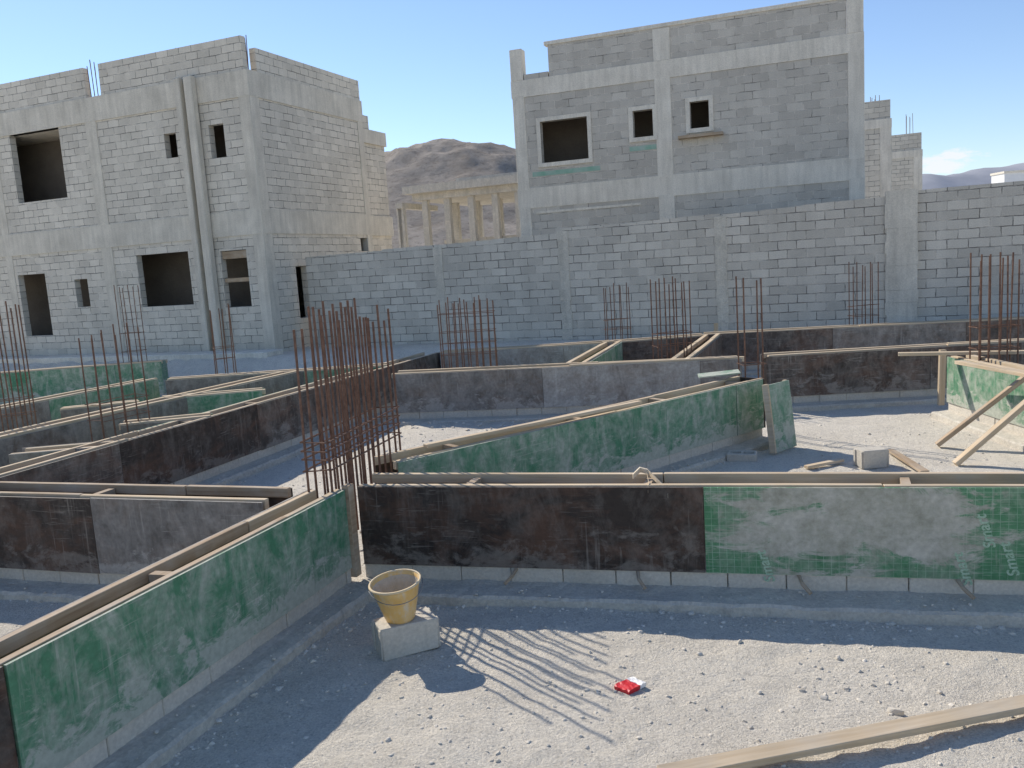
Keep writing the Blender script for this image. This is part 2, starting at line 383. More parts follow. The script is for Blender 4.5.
def text_on(body,px,py,size,rot,parent):
    cu_=bpy.data.curves.new('lettering','FONT'); cu_.body=body; cu_.size=size; cu_.extrude=.0006; cu_.align_x='CENTER'; cu_.align_y='CENTER'; cu_.shear=.2; cu_.offset=.002
    to=bpy.data.objects.new('tmp',cu_); COL.objects.link(to)
    dg=bpy.context.evaluated_depsgraph_get(); dg.update()
    me=bpy.data.meshes.new_from_object(to.evaluated_get(dg)); bpy.data.objects.remove(to)
    me.materials.clear(); me.materials.append(MT['print'])
    o=bpy.data.objects.new('printed_lettering',me); COL.objects.link(o); o.parent=parent
    s,z=plF.sz(px,py)
    o.location=(s,gy-.0009,z); o.rotation_euler=(R(90),R(-rot),0)
    return o
for px,py,rot in ((986,532,106),(963,570,106),(1010,560,106),(766,567,106)):
    text_on('Smart',px,py,.10,rot,gridpanel)
for px,py in ((515,595),(642,597),(803,590),(962,602)):
    s,z=plF.sz(px,py); mb=MB(); fl=random.choice((-1,1))
    mb.tube([(s+.03*fl,.05,.20),(s+.01*fl,-.07,.165),(s-.04*fl,-.13,.12)],.014,6)
    mb.build('tie_end',MT['wood_d'],front)
B0=PZ(5,666,TOP); B1=PZ(345,490,TOP); LB=(B1-B0).length
left,_,_=beam('foreground green formwork beam running in from the lower left corner toward the rebar cage',
   (5,666),(345,490),[(-1.5,-.01,'black'),(0,2.44,'green'),(2.44,LB,'green')],w=.32,ext0=1.5,ledge=.2,pale=.5)
MB().box(LB+.004,LB+.085,-.03,.035,.12,TOP+.03).build('end_post',MT['wood_d'],left,.004)
beam('dusty grey formwork beam at left edge behind the foreground green beam',(0,496),(262,503),None,w=.42,ext0=1.5,kind=['black','dusty'],back='black')
beam('long dark formwork beam receding from the left edge past the tall rebar cage',(0,478),(440,352),None,w=.40,ext0=1.0,kind=['brown','black','brown'],back='green',pale=.9)
beam('long diagonal green formwork beam behind the black foreground panel',(398,463),(763,379),None,w=.42,kind='green',back='black',end1='black',pale=.9)
beam('stained formwork beam crossing the middle distance behind the diagonal green beam, paler toward its right',(392,375),(742,359),None,w=.36,kind=['dusty','pale','dusty'],back='dusty',pale=1)
beam('black formwork beam standing behind the gravel bay at right',(766,357),(975,345),None,w=.36,kind='brown',ext1=1.2,pale=1)
beam('brown black formwork beam along the foot of the boundary wall at right',(705,335),(1024,319),None,w=.36,kind=['brown','dusty','brown'],ext1=2.,pale=1)
beam('short green formwork beam at the right edge propped by two diagonal timbers',(947,357),(1050,380),None,w=.36,kind='green',ext1=.8,pale=1)
beam('grey formwork beam at the foot of the boundary wall left of centre',(440,353),(612,343),None,w=.36,kind='pale',pale=1)
beam('short green formwork beam running back to the wall right of the rebar row',(586,364),(624,341),None,w=.36,kind='green',back='green',spacers=0,pale=1)
beam('short black formwork beam running back to the wall near two upright rebars',(690,361),(722,335),None,w=.36,kind='brown',spacers=0,pale=1)
beam('short brown formwork beam along the wall between the two short receding beams',(612,343),(705,336),None,w=.36,kind='brown',back='green',pale=1)
beam('bright green formwork beam at far left in front of the block house',(0,374),(160,362),None,w=.45,ext0=2.5,kind='green',back='green',hp=.7,end1='green',pale=1)
beam('receding dusty formwork beam left of the long dark beam',(0,440),(300,372),None,w=.38,ext0=1.0,kind='dusty',back='green',pale=1)
beam('outermost receding formwork beam at far left below the bright green one',(-40,418),(158,379),None,w=.36,ext0=1.0,kind=['dusty','green'],back='green',pale=1)
beam('short dark cross beam between the two receding beams at left edge',(8,455),(100,447),None,w=.36,kind='dusty',spacers=0,pale=1)
beam('short dusty cross beam between the two receding beams, right of the left rebar column',(120,426),(208,418),None,w=.36,kind='dusty',back='green',spacers=0,pale=1)
beam('short green cross beam between the two receding beams beside the rebar at left',(160,400),(262,391),None,w=.36,kind='green',back='green',spacers=0,pale=1)
beam('short cross beam behind the rebar column at left',(60,411),(135,404),None,w=.36,kind='dusty',back='green',spacers=0,pale=1)
beam('dusty cross beam in front of the left house, beside its corner rebar',(165,381),(388,366),None,w=.36,kind=['dusty','green'],back='green',pale=1)
tag(gs.build('gravel',MT['stone']),'loose grey gravel and stone chips scattered over the ground','gravel',None,'stuff')
# ------------------------------------------------------------------ rebar cages
def cage(label,a,b,ytop,nl,w,ties,r=.0085,zb=.25,base=.83,var=.09,rows=2,lean=.02,tr=.55):
    A=PZ(a[0],a[1],base); B=PZ(b[0],b[1],base); d=Vector((B.x-A.x,B.y-A.y,0)); L=d.length; d/=L
    mx,my=(a[0]+b[0])/2,ytop; ztop=PD(mx,my,(A.y+B.y)/2).z
    root=empty('rebar_cage',(A.x,A.y,0),math.atan2(d.y,d.x),label,'rebar cage')
    gl=random.uniform(-.5,.5)*lean
    for rw in range(rows):
        for i in range(nl):
            x=L*i/max(1,nl-1)+random.uniform(-.012,.012); y=w*rw/max(1,rows-1)+random.uniform(-.012,.012)
            zt=ztop+random.uniform(-var,var*.5); lx=random.uniform(-lean,lean)+gl; ly=random.uniform(-lean,lean)
            MB().tube([(x,y,zb),(x+lx*.25,y+ly*.25,zb+(zt-zb)*.45),(x+lx,y+ly,zt)],r,6).build('rebar',MT['rebar'],root)
    for z in ties:
        j=lambda:random.uniform(-.012,.012); o=r*1.8
        MB().tube([(-o,-o,z+j()),(L+o,-o,z+j()),(L+o,w+o,z+j()),(-o,w+o,z+j()),(-o,-o,z+j())],r*tr,5).build('tie',MT['rebar'],root)
    return root
cage('tall dense rusty rebar cage in the middle beside the green foreground beam',(332,492),(400,450),307,13,.20,(1.0,1.08,1.15,1.23),.0098,var=.16,lean=.02,tr=.75)
cage('row of rusty rebar with ties at the foot of the wall left of centre',(443,366),(496,363),298,9,.22,(1.0,1.2,1.4,1.7),.0095)
cage('small bunch of rebar standing before the wall, centre of the picture',(608,338),(631,336),284,4,.18,(1.0,1.2),.0095)
cage('rusty rebar column behind the diagonal green beam, right of the picture centre',(659,357),(692,354),279,5,.22,(1.0,1.2),.0105)
cage('two thin upright pairs of rebar at the right end of the diagonal green beam',(745,374),(764,372),276,2,.15,(.95,),.0115)
cage('small bunch of rebar before the pale pilaster of the boundary wall',(854,325),(878,323),263,4,.18,(1.0,1.2),.0105)
cage('rusty rebar column at right edge above the propped green beam',(978,362),(1018,360),254,5,.22,(1.0,1.28),.011)
cage('rusty rebar column at left between the receding beams',(103,431),(150,420),327,5,.22,(.95,1.15),.009)
cage('rebar column cut by the left edge of the picture',(-8,427),(32,423),302,5,.22,(.95,1.15),.009)
cage('thin bunch of rebar against the left house below its big lower window',(124,364),(142,363),284,3,.22,(1.1,1.5),.0095)
cage('thin bunch of rebar before the corner of the left house',(218,374),(236,372),306,3,.22,(1.1,1.3),.0095)
# ------------------------------------------------------------------ loose things
def block(label,c,rz,L=.40,W=.20,Hh=.20,solid=False):
    root=empty('concrete_block',(c.x,c.y,gh(c.x,c.y)),rz,label,'concrete block')
    mb=MB(); t=.035
    if solid:
        mb.box(-L/2,L/2,-W/2,W/2,0,Hh,None,.005)
        for k in (-1,1):
            xa,xb=(L/2-.001,L/2+.012) if k>0 else (-L/2-.012,-L/2+.001)
            mb.box(xa,xb,-W/2+.004,-W/2+.05,.004,Hh-.006,None,.003); mb.box(xa,xb,W/2-.05,W/2-.004,.004,Hh-.006,None,.003)
    else:
        mb.box(-L/2,L/2,-W/2,-W/2+t,0,Hh,None,.004); mb.box(-L/2,L/2,W/2-t,W/2,0,Hh,None,.004)
        for k in (-1,0,1):
            c_=k*(L/2-t/2); mb.box(c_-t/2+.002,c_+t/2-.002,-W/2+t,W/2-t,.002,Hh-.002,None,.002)
        mb.box(-L/2+t,L/2-t,-W/2+t,W/2-t,.01,Hh-.05)
    mb.build('block_shell',MT['blind'],root,.008); return root
bc=PZ(406,633,.1); zb_=gh(bc.x,bc.y)
block('grey concrete block under the bucket in the foreground',bc,R(24),.38,.22,.21,True)
bk=empty('bucket',(bc.x-.025,bc.y+.0,zb_+.214),R(20),'dusty yellow plastic bucket standing on a concrete block','bucket')
bk.rotation_euler=(R(4),R(-5),R(20))
def lathe(prof,n=40):
    mb=MB()
    for (r,z) in prof:
        for k in range(n):
            a=2*math.pi*k/n; wv=1+.016*math.sin(2*a+.6)*(z/.25); mb.v.append((r*wv*math.cos(a),r*wv*math.sin(a),z))
    for i in range(len(prof)-1):
        for k in range(n): mb.f.append((i*n+k,i*n+(k+1)%n,(i+1)*n+(k+1)%n,(i+1)*n+k))
    return mb
tb=NT('cement_stained_yellow_plastic',.65,.3); uvb=tb.uv(False,'Object')
cb=tb.mix(tb.mr(tb.noise(uvb,7.,6,.7),.42,.66),(.74,.46,.15),(.75,.53,.25)); cb=tb.mix(tb.mr(tb.noise(tb.sc(uvb,(1.,1.,.3)),22.,5,.7),.5,.68,0,.75),cb,(.66,.58,.46)); tb.set('Base Color',cb); tb.bump(tb.noise(uvb,30.,5),.4,.005)
BS=.95
lathe([(r_*BS,z_) for r_,z_ in [(0.001,.004),(.092,.004),(.098,0),(.103,.006),(.118,.06),(.146,.165),(.160,.218),(.174,.268),(.170,.268),(.156,.218),(.112,.06),(.096,.03),(.001,.03)]]).build('bucket_body',tb.m,bk,0,True)
lathe([(r_*BS,z_) for r_,z_ in [(.171,.256),(.181,.255),(.184,.261),(.181,.269),(.170,.270),(.168,.264),(.171,.256)]]).build('rim',mat_plain('pale_rim',(.72,.52,.26),(.68,.58,.42),12.),bk,0,True)
lathe([(r_*BS,z_) for r_,z_ in [(.160,.238),(.152,.215),(.109,.06),(.093,.034),(.001,.034)]]).build('cement_residue',mat_plain('grey_cement_crust',(.44,.38,.28),(.58,.52,.43),16.,.95,.6),bk,0,True)
hp=[]
for i in range(17):
    a=math.pi*i/16; hp.append((.178*math.cos(a),-.185*math.sin(a)-.005,.25-.06*math.sin(a)))
MB().tube(hp,.003,6).build('handle',mat_plain('wire',(.2,.19,.18),(.3,.28,.26),9.),bk,0,True)
c=PZ(871,457,.1); block('lone grey concrete block on the gravel bay at right',c,R(5),.29,.2,.2,True)
c=PZ(742,458,.03); block('low broken concrete block beside the diagonal green beam',c,R(-20),.34,.2,.10)
pk=PZ(631,684,.02); root=empty('crushed_packet',(pk.x,pk.y,gh(pk.x,pk.y)+.004),R(40),'crushed red and white packet on the foreground gravel','packet')
def crumple(x0,x1,y0,y1,z1,n=7,j=.003):
    mb=MB(); m_=5
    for i in range(n+1):
        for k in range(m_+1): mb.v.append((x0+(x1-x0)*i/n+random.uniform(-j,j)*.5,y0+(y1-y0)*k/m_+random.uniform(-j,j)*.5,z1+random.uniform(-j,j)*1.3-.012*abs(i/n-.4)))
    for i in range(n):
        for k in range(m_): q=i*(m_+1)+k; mb.f.append((q,q+m_+1,q+m_+2,q+1))
    ring=[i*(m_+1) for i in range(n+1)]+[n*(m_+1)+k for k in range(1,m_+1)]+[i*(m_+1)+m_ for i in range(n-1,-1,-1)]+[k for k in range(m_-1,0,-1)]
    b=len(mb.v)
    for q in ring: v=mb.v[q]; mb.v.append((v[0]*.97,v[1]*.97,-.004))
    for a in range(len(ring)): c_=(a+1)%len(ring); mb.f.append((ring[a],b+a,b+c_,ring[c_]))
    return mb
crumple(-.085,.02,-.055,.055,.026).build('red_wrapper',mat_plain('red_card',(.55,.012,.02),(.7,.03,.035),15.,.45,.1,.5),root)
crumple(.021,.07,-.055,.05,.026).build('white_wrapper',mat_plain('white_card',(.78,.76,.72),(.86,.84,.8),15.,.5,.1,.5),root)
p=PZ(660,775,.06); q=PZ(1060,697,.06)
tag(timber('plank',p,q,.085,.045,MT['wood'],R(12)),'long pale timber plank lying across the bottom right corner','plank')
def prop(label,a,za,b,Y,w=.075,h=.05,mat='wood'):
    P=PZ(a[0],a[1],za); Q=PD(b[0],b[1],Y); return tag(timber('timber_prop',P,Q,w,h,MT[mat]),label,'timber prop')
prop('longer diagonal timber prop leaning on the green beam at right edge, upper of two',(937,445),.03,(1024,378),9.6,.09,.05,'wood_d')
prop('diagonal timber prop leaning on the green beam at right edge, lower of two',(955,464),.03,(1034,396),8.9,.09,.05,'wood')
def plank_on(label,a,b,z,w,h,mat='wood',name='plank',roll=0.):
    return tag(timber(name,PZ(a[0],a[1],z),PZ(b[0],b[1],z),w,h,MT[mat],roll),label,'plank')
plank_on('pale plank resting across the top of the black beam at far right',(898,354),(1030,352),.91,.12,.04)
plank_on('pale plank running along the top of the propped green beam at right edge',(958,362),(1040,377),.91,.10,.04)
plank_on('long thin plank laid on top of the diagonal green beam',(425,446),(640,402),.885,.07,.03)
plank_on('weathered plank lying on gravel by the lone block at right',(890,450),(925,472),.05,.09,.03,'wood_d')
plank_on('short timber offcut lying on gravel behind the front beam, right of the leaning board',(806,467),(842,460),.04,.07,.03,'wood')
def lath(label,pts,w=.03,th=.012):
    mb=MB()
    P=[PZ(a,b,z) for a,b,z in pts]
    for i,p_ in enumerate(P):
        q_=len(mb.v); mb.v+= [(p_.x,p_.y,p_.z+w/2),(p_.x+.002,p_.y+th,p_.z+w/2),(p_.x+.002,p_.y+th,p_.z-w/2),(p_.x,p_.y,p_.z-w/2)]
        if i:
            a=q_-4; mb.f+= [(a,a+1,q_+1,q_),(a+1,a+2,q_+2,q_+1),(a+2,a+3,q_+3,q_+2),(a+3,a,q_,q_+3)]
    n=len(mb.v); mb.f+= [(0,3,2,1),(n-4,n-3,n-2,n-1)]
    return tag(mb.build('wood_strip',MT['splint']),label,'wood strip')
MT['splint']=mat_plain('fresh_split_wood',(.62,.50,.35),(.75,.64,.48),9.)
lath('curled pale wood splinter hooked over the top of the foreground black panel',[(633,477,.865),(640,470,.885),(648,472,.875),(656,480,.84),(664,488,.80),(668,496,.77)],.035,.03)
lath('straight thin wood splinter stuck on the foreground black panel beside the curled one',[(647,474,.87),(649,484,.84),(648,492,.80)],.02,.02)
P=PZ(786,450,.02); bd=empty('form_board',(P.x,P.y,.03),0,'worn green plywood board with timber edging leaning at the end of the diagonal green beam','board')
bd.rotation_euler=(R(-7),R(2),R(46))
MB().box(-.27,.27,-.009,.009,0,.82,None,.003).build('plywood_sheet',MT['worn'],bd)
for xa,xb in ((-.275,-.215),(.215,.275)): MB().box(xa,xb,.010,.055,.01,.83,None,.003).build('edge_timber',MT['wood'],bd,.003)
MB().box(-.21,.21,.010,.05,.72,.78,None,.003).build('edge_timber',MT['wood'],bd,.003)
MB().box(-.31,-.272,-.02,.055,0,.83,None,.002).build('edge_timber',MT['wood'],bd,.003)
o=MB().box(-.26,.26,-.12,.12,-.009,.009,None,.003).build('plywood_board',MT['worn']); P=PZ(719,376,.88)
o.location=(P.x,P.y,.91); o.rotation_euler=(R(3),R(-4),R(-8)); tag(o,'small green plywood offcut lying flat on top of the beams near thin rebar','board')
for (px,py,lb) in ((716,352,'short upright timber post before the boundary wall near the rebar column'),(941,395,'upright timber post at the right end of the black panel behind the gravel bay')):
    P=PZ(px,py,.2); o=timber('timber_post',(P.x,P.y,.05),(P.x+.02,P.y,.86),.09,.05,MT['wood']); tag(o,lb,'timber post')
# ------------------------------------------------------------------ boundary wall
bw=empty('boundary_wall',(W0.x,W0.y,0),math.atan2(wd.y,wd.x),'long grey block boundary wall with plastered pilasters behind the foundations','wall')
WP=Plane(W0,wd)
tops=[(305,257,437,245),(437,245,562,233),(562,229,720,214),(720,214,888,196),(888,192,1024,180)]
for k,(xa,ya,xb,yb) in enumerate(tops):
    sa,za=WP.sz(xa,ya); sb,zb2=WP.sz(xb,yb)
    if k==4:
        e=(zb2-za)/(sb-sa); sb+=6; zb2+=e*6
    mb=MB(); s0,s1_=sa+.004,sb-.004
    n=max(1,int((s1_-s0)/.8))
    xsn=[s0+(s1_-s0)*i/n for i in range(n+1)]
    for i in range(n):
        a_,b_=xsn[i],xsn[i+1]; ta=za+(zb2-za)*(a_-s0)/(s1_-s0); tb_=za+(zb2-za)*(b_-s0)/(s1_-s0); e=random.uniform(-.02,.015)
        q=len(mb.v); mb.v+=[(a_,0,-.2),(b_,0,-.2),(b_,0,tb_+e),(a_,0,ta+e),(a_,.2,-.2),(b_,.2,-.2),(b_,.2,tb_+e),(a_,.2,ta+e)]
        mb.f+=[tuple(q+w_ for w_ in f) for f in ((0,1,2,3),(5,4,7,6),(3,2,6,7),(4,0,3,7),(1,5,6,2))]
    mb.build('wall_panel',MT['cmu_wall'],bw)
    if k:
        ww=.26 if k<4 else .62; ht=za-.05 if k<4 else za+.02; mb=MB(); n=14; sc_=sa if k<4 else sa+.26
        for i in range(n):
            z0=-.2+(ht+.2)*i/n; z1=-.2+(ht+.2)*(i+1)/n; jj=random.uniform(-.018,.018); kk=random.uniform(-.018,.018)
            mb.box(sc_-ww/2+jj,sc_+ww/2+kk,-.016+random.uniform(-.003,.003)-(.03 if k==4 else 0),.215,z0,z1,None,.003)
        mb.build('pilaster',MT['conc_d'] if k==4 else MT['conc_p'],bw)
# ------------------------------------------------------------------ houses
def wall_holes(T,s0,s1,z0,z1,holes,th=.2):
    mb=MB(); hs=[h for h in holes if h[1]>s0 and h[0]<s1 and h[3]>z0 and h[2]<z1]
    hs=[(max(h[0],s0),min(h[1],s1),max(h[2],z0),min(h[3],z1)) for h in hs]
    S=sorted({s0,s1,*[h[0] for h in hs],*[h[1] for h in hs]}); Z=sorted({z0,z1,*[h[2] for h in hs],*[h[3] for h in hs]})
    for a,b in zip(S,S[1:]):
        for c_,d_ in zip(Z,Z[1:]):
            ms,mz=(a+b)/2,(c_+d_)/2
            if any(h[0]<ms<h[1] and h[2]<mz<h[3] for h in hs): continue
            mb.quad(T(a,0,c_),T(b,0,c_),T(b,0,d_),T(a,0,d_)); mb.quad(T(b,th,c_),T(a,th,c_),T(a,th,d_),T(b,th,d_))
    for h in hs:
        a,b,c_,d_=h
        mb.quad(T(a,0,c_),T(a,th,c_),T(b,th,c_),T(b,0,c_)); mb.quad(T(a,0,d_),T(b,0,d_),T(b,th,d_),T(a,th,d_))
        mb.quad(T(a,0,c_),T(a,0,d_),T(a,th,d_),T(a,th,c_)); mb.quad(T(b,0,c_),T(b,th,c_),T(b,th,d_),T(b,0,d_))
    mb.quad(T(s0,0,z1),T(s1,0,z1),T(s1,th,z1),T(s0,th,z1))
    return mb
def house(name,label,P0,dr,L,D,zf,zr,fh,sh,cm,cc,fcols,scols,sur_f=(),bandout=.03):
    root=empty(name,(P0.x,P0.y,0),math.atan2(dr.y,dr.x),label,'house')
    Tf=lambda s,t,z:(s,t,z); Ts=lambda s,t,z:(L-t,s,z)
    for (z0,z1) in ((-.2,zf[0]),(zf[1],zr[0])):
        wall_holes(Tf,.0,L,z0,z1,fh).build('wall',MT[cm],root)
        wall_holes(Ts,.2,D,z0,z1,sh).build('wall',MT[cm],root)
        MB().box(0,.2,.201,D,z0,z1-.001).build('wall',MT[cm],root)
        MB().box(.201,L-.201,D-.2,D-.001,z0,z1-.001).build('wall',MT[cm],root)
        if fh: MB().box(.21,L-.9,1.5,1.65,z0,z1-.002).build('added_partition',MT['inner'],root)  # partition added to control how bright the window openings look
    for nm,(z0,z1) in (('floor_slab',zf),('roof_slab',zr)):
        MB().box(-bandout,L+bandout,-bandout,D+bandout,z0,z1).build(nm,MT[cc],root)
    for z0,z1 in ((-.1,zf[0]+.05),(zf[1]-.05,zr[0]+.05)):
        for (s,w) in fcols:
            MB().box(s-w/2,s+w/2,-.022,.19,z0,z1).build('column',MT[cc],root,.01)
        for (s,w) in scols:
            MB().box(L-.19,L+.022,s-w/2,s+w/2,z0,z1).build('column',MT[cc],root,.01)
    for h in sur_f:
        a,b,c_,d_=h; w=.11; mb=MB()
        mb.box(a-w,b+w,-.03,.05,d_,d_+w); mb.box(a-w,b+w,-.045,.05,c_-w,c_); mb.box(a-w,a,-.028,.05,c_+.001,d_-.001); mb.box(b,b+w,-.028,.05,c_+.001,d_-.001)
        mb.build('window_surround',MT['conc'],root)
    return root
def par(root,x0,x1,y0,y1,z0,z1,mat): MB().box(x0,x1,y0,y1,z0,z1).build('parapet',MT[mat],root)
# --- left house
C=PD(262,222,23.0); Lp=PD(0,243,26.8); dl=Vector((C.x-Lp.x,C.y-Lp.y,0)).normalized(); P0=Vector((Lp.x,Lp.y,0))-dl*3.0; L1=(Vector((C.x,C.y,0))-P0).length
FL=Plane(P0,dl); dn=Vector((-dl.y,dl.x,0)); SL=Plane(C,dn)
zf=(FL.sz(258,234)[1],FL.sz(258,209)[1]); zr=(FL.sz(246,96)[1],FL.sz(246,69)[1])
DL=SL.sz(366,170)[0]
fh=[FL.rect(13,125,63,201),FL.rect(165,133,177,158),FL.rect(210,124,225,158),FL.rect(22,274,49,336),FL.rect(76,279,89,307),FL.rect(139,253,191,306),FL.rect(223,250,249,307),FL.rect(-60,285,-8,340)]
sh=[SL.rect(298,266,309,318),SL.rect(361,238,375,251)]
fs=lambda px,py:FL.sz(px,py)[0]
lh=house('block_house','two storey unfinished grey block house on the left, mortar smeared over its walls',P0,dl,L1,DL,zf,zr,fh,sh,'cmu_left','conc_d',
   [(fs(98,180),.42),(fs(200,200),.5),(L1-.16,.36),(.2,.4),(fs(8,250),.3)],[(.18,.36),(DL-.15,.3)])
zp=FL.sz(170,49)[1]; zp2=FL.sz(40,76)[1]; zs=SL.sz(300,62)[1]
par(lh,fs(99,80),L1-.1,0.02,.2,zr[1],zp,'cmu_left'); par(lh,.0,fs(84,85),0.02,.2,zr[1],zp2,'cmu_left')
par(lh,L1-.2,L1-.01,.45,DL,zr[1],zs,'cmu_left'); par(lh,.1,L1-.3,DL-.25,DL-.05,zr[1],zs,'cmu_left')
s=fs(206,200)
for dx,wd_ in ((-.36,.2),(.0,.26)): MB().box(s+dx-wd_/2,s+dx+wd_/2,-.24,-.035,-.1,zr[1]+.04,None,.008).build('vertical_duct',MT['conc_d'],lh,.025)
MB().box(0,L1+.5,-1.0,-.3,-.1,.64).build('kerb',MT['conc'],lh,.02)
a,b,c_,d_=fh[6]; MB().box(a+.02,b-.02,.05,.09,(c_+d_)/2-.09,(c_+d_)/2+.02).build('window_plank',MT['wood_d'],lh)
MB().box(a+.02,b-.02,.05,.09,d_-.22,d_-.02).build('window_plank',MT['wood_d'],lh)
def roofbars(root,x,y,z0,z1,n=4,sp=.09):
    for i in range(n):
        MB().tube([(x+(i%3)*sp,y+(i//3)*.12,z0),(x+(i%3)*sp+random.uniform(-.04,.04),y+(i//3)*.12,z1+random.uniform(-.15,.1))],.012,5).build('roof_rebar',MT['rebar'],root)
roofbars(lh,fs(87,80),.08,zr[1],zp+.1,6,.13); roofbars(lh,L1-.28,.22,zr[1],zp+.0,5,.09); roofbars(lh,fs(166,70),.4,zr[1],zp+.15,3)
wg=SL.sz(384,180)[0]; zw=SL.sz(366,112)[1]; we=max(wg+.8,DL+1.6)
MB().box(L1-2.2,L1-.35,DL+.04,we,-.2,zw-.9).build('rear_wing_wall',MT['cmu_left'],lh)
MB().box(L1-2.25,L1-.28,DL+.04,we+.05,zf[0],zf[1]).build('rear_wing_band',MT['conc_d'],lh)
MB().box(L1-2.25,L1-.28,DL+.04,we+.05,zw-.9,zw-.45).build('rear_wing_band',MT['conc_d'],lh)
MB().box(L1-.8,L1-.36,DL+.3,DL+1.0,zw-.45,zw).build('rear_wing_parapet',MT['cmu_left'],lh)
# --- right house
RL=PD(519,203,24.4); RR=PD(864,165,21.3); dr=Vector((RR.x-RL.x,RR.y-RL.y,0)).normalized(); LR=(Vector((RR.x-RL.x,RR.y-RL.y,0))).length
FR=Plane(RL,dr); z_=lambda px,py:FR.sz(px,py)[1]
zf=((z_(520,213)+z_(864,175))/2,(z_(520,192)+z_(864,153))/2); zr=((z_(510,104)+z_(862,46))/2,(z_(510,88)+z_(862,25))/2)
w1=FR.rect(541,119,588,161); w2=FR.rect(633,110,653,137); w3=FR.rect(690,101,709,128)
fs=lambda px,py:FR.sz(px,py)[0]
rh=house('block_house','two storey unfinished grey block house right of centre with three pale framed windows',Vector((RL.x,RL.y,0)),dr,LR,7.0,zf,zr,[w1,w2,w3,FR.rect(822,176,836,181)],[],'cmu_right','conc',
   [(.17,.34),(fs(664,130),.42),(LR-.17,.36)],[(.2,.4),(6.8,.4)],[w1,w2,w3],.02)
zq=(z_(545,46)+z_(850,-3))/2
x5=fs(548,60)
par(rh,x5,LR-.37,.02,.22,zr[1],zq,'cmu_right'); par(rh,.36,x5-.03,.02,.22,zr[1],z_(535,73),'cmu_right')
par(rh,LR-.2,LR-.01,.4,6.9,zr[1],zq,'cmu_right'); par(rh,.01,.2,.4,6.9,zr[1],z_(535,73),'cmu_right')
MB().box(-.01,.34,-.02,.3,zr[1],z_(512,50)).build('parapet_post',MT['conc'],rh,.01)
MB().box(LR-.36,LR+.01,-.02,.3,zr[1],zq+.2).build('parapet_post',MT['conc'],rh,.01)
s=fs(661,40); MB().box(s-.22,s+.22,-.01,.25,zr[1],zq-.02).build('parapet_post',MT['conc'],rh,.01)
MB().box(x5-.1,LR,-.012,.245,zq,zq+.10).build('parapet_coping',MT['conc'],rh,.01)
gp=mat_plain('green_paint_mark',(.20,.40,.28),(.42,.50,.43),3.)
for (h,e) in ((w1,.3),(w2,.12)): MB().box(h[0]-e,h[1]+e,-.008,.01,h[2]-.34,h[2]-.22).build('paint_mark',gp,rh)
MB().box(w3[0]-.3,w3[1]+.35,-.22,.0,w3[2]-.24,w3[2]-.17).build('window_ledge_plank',MT['wood_d'],rh)
MB().box(.5,fs(640,180),-.018,.05,zf[0]-.16,zf[0]-.1).build('plaster_line',MT['conc'],rh)
# --- third house, two staggered volumes seen past the right house
def volume(label,px,Y,ytop,yb0,yb1,bars):
    Cx=PD(px,150,Y); Pv=Vector((Cx.x,Cx.y,0))-dl*7; Fv=Plane(Pv,dl); zv=lambda x,y:Fv.sz(x,y)[1]
    zr=(zv(px-8,yb1),zv(px-8,yb0)); h=house('block_house',label,Pv,dl,7.0,5.0,(3.2,3.6),zr,[],[],'cmu_left','conc',[(6.8,.4),(.2,.4)],[(.2,.4),(4.8,.4)])
    par(h,2.,6.98,.02,.2,zr[1],zv(px-8,ytop),'cmu_left'); par(h,6.8,6.99,.3,4.9,zr[1],zv(px-8,ytop),'cmu_left')
    roofbars(h,6.3,.3,zr[1],zv(px,bars),5,.16)
volume('narrow slice of a pale block house directly beside the right edge of the windowed house',891,34,100,119,128,94)
volume('farther block house with bare rebar on its roof, just left of the distant mountains',922,44,133,150,157,113)
# --- concrete frame between the houses
CF=PD(424,245,40.0); FC=Plane(CF,dl); fs=lambda px,py:FC.sz(px,py)[0]; zc=lambda px,py:FC.sz(px,py)[1]
fr=empty('concrete_frame_building',(CF.x,CF.y,0),math.atan2(dl.y,dl.x),'open grey beige concrete frame of slab and columns seen between the two houses','building')
zt=zc(470,181); zb3=zc(470,189); x1=fs(560,190)
MB().box(-.6,x1,-.6,6.5,zb3,zt).build('roof_slab',MT['beige'],fr)
MB().box(-.3,x1,-.25,6.2,zb3-.3,zb3-.002).build('roof_beam',MT['beige'],fr)
par(fr,fs(452,180),x1,.4,.55,zt,zt+.22,'beige')
for px in (427,449,473,497,520):
    s=fs(px,220)
    for yy in (0,3.2,6.0): MB().box(s-.14,s+.14,yy-.14,yy+.14,-.1,zb3-.304).build('column',MT['beige'],fr)
zl=zc(470,238); MB().box(fs(440,236),x1,.4,.6,-.1,zl).build('low_wall',MT['cmu_left'],fr)
sl=fs(402,210); zz=zc(410,203)
MB().box(sl,-.65,-.6,3,zz-.25,zz).build('porch_slab',MT['beige'],fr)
for s in (sl+.2,-.9): MB().box(s-.13,s+.13,-.5,-.24,-.1,zz-.252).build('porch_column',MT['beige'],fr)
p=PD(1016,174,300); o=empty('white_building',(p.x,p.y,0),0,'tiny white building far off at the right edge below the mountains','building')
MB().box(-4,14,0,8,0,p.z+.5).build('wall',mat_plain('white_wall',(.7,.7,.7),(.78,.77,.75),.5),o); MB().box(-4.3,14.3,-.3,8.3,p.z+.5,p.z+1.2).build('roof',MT['conc'],o)
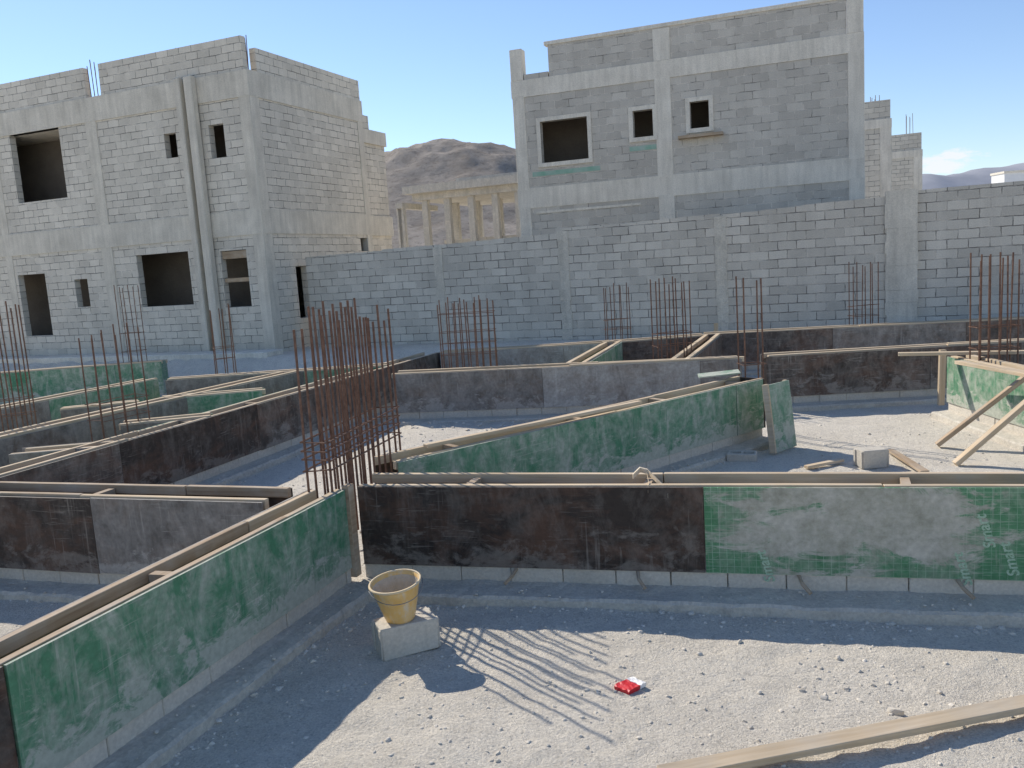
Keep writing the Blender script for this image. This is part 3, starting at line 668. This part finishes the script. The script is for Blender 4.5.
# ------------------------------------------------------------------ hills
def ridge(name,label,x0,x1,y0,y1,nx,ny,hf,mat):
    mb=MB()
    for j in range(ny+1):
        for i in range(nx+1):
            x=x0+(x1-x0)*i/nx; y=y0+(y1-y0)*j/ny; mb.v.append((x,y,hf(x,y)))
    for j in range(ny):
        for i in range(nx): a=j*(nx+1)+i; mb.f.append((a,a+1,a+nx+2,a+nx+1))
    tag(mb.build(name,mat,None,0,True),label,None,None,'structure')
th_=NT('rocky_hill',.97,.1); P=th_.n('ShaderNodeTexCoord').outputs['Object']
c=th_.mix(th_.mr(th_.noise(P,.12,8,.75),.38,.62),(.38,.325,.27),(.54,.475,.405)); c=th_.mix(th_.mr(th_.noise(P,.8,7,.78),.5,.64,0,.75),c,(.25,.215,.185)); th_.set('Base Color',c); th_.bump(th_.noise(P,.5,9,.78),.9,1.8)  # rock tones lightened, distance haze put into the base colour
hc=PD(444,150,190)
def hillf(x,y):
    e=math.exp(-(abs(x-hc.x)/44)**2.5-((y-hc.y)/50)**2)
    n=noise.fractal(Vector((x*.05,y*.05,3)),1.,2.,6)*2.2-abs(noise.noise(Vector((x*.09,y*.09,7))))*3.-abs(noise.noise(Vector((x*.2,y*.2,17))))*1.
    return (hc.z+2.2)*e+n*e-.6
ridge('hill','bare brown rocky hill between the two houses',hc.x-95,hc.x+95,80,300,220,160,hillf,th_.m)
tm=NT('haze_painted_mountain',1.,.0); P=tm.n('ShaderNodeTexCoord').outputs['Object']
tm.set('Base Color',tm.mix(tm.mr(tm.noise(P,.006,8,.7),.35,.65),(.32,.33,.36),(.45,.45,.47)))  # aerial haze painted as a bluish grey base colour, no volume
tp=PD(990,168,1600).z
def mtf(x,y):
    n=noise.fractal(Vector((x*.0035,y*.002,1)),1.,2.,6)
    return (tp*(1.0+.22*n))*math.exp(-((y-1650)/260)**2)*sst(300,800,x)*(1-sst(2300,2900,x))-2
ridge('mountains','hazy bluish mountain ridge on the horizon at right',200,3000,1250,2100,200,40,mtf,tm.m)
# ------------------------------------------------------------------ light
EL=37.5
SUN=Vector((-.63,.78,0)).normalized()*math.cos(R(EL)); SUN.z=math.sin(R(EL))
sd=bpy.data.lights.new('sun','SUN'); sd.energy=5.0; sd.angle=R(.5); sd.color=(1,.935,.835)
so=bpy.data.objects.new('sun',sd); COL.objects.link(so); so.rotation_euler=SUN.to_track_quat('Z','Y').to_euler(); so.location=(-30,30,40)
wo=bpy.data.worlds.new('World'); SC.world=wo; wo.use_nodes=True; wt=wo.node_tree
bg=wt.nodes['Background']; bg.inputs['Strength'].default_value=.15
sky=wt.nodes.new('ShaderNodeTexSky'); sky.sky_type='NISHITA'; sky.sun_disc=False; sky.sun_elevation=R(EL); sky.sun_rotation=math.atan2(SUN.x,SUN.y)
sky.air_density=1.0; sky.dust_density=.05; sky.ozone_density=2.6
class WN(NT):
    def __init__(s,t): s.t=t
w=WN(wt); G=w.n('ShaderNodeTexCoord').outputs['Generated']; sp=w.sep(G)
skc=w.mix(1.,sky.outputs[0],(.98,.98,1.06),'MULTIPLY')
cdv=ray(946,163).normalized()
d2=w.math('ADD',w.math('POWER',w.math('DIVIDE',w.math('SUBTRACT',sp[0],cdv.x),.028),2.),w.math('POWER',w.math('DIVIDE',w.math('SUBTRACT',sp[2],cdv.z),.009),2.))
nz=w.noise(w.sc(G,(30.,30.,90.)),1.,6,.65)
cl=w.mr(w.math('SUBTRACT',nz,w.math('MULTIPLY',d2,.12)),.33,.5,0,.85)
cc=w.mix(cl,skc,(6.3,6.4,6.6))
wt.links.new(cc,bg.inputs['Color'])
SC.view_settings.view_transform='Standard'; SC.view_settings.look='None'; SC.view_settings.exposure=0
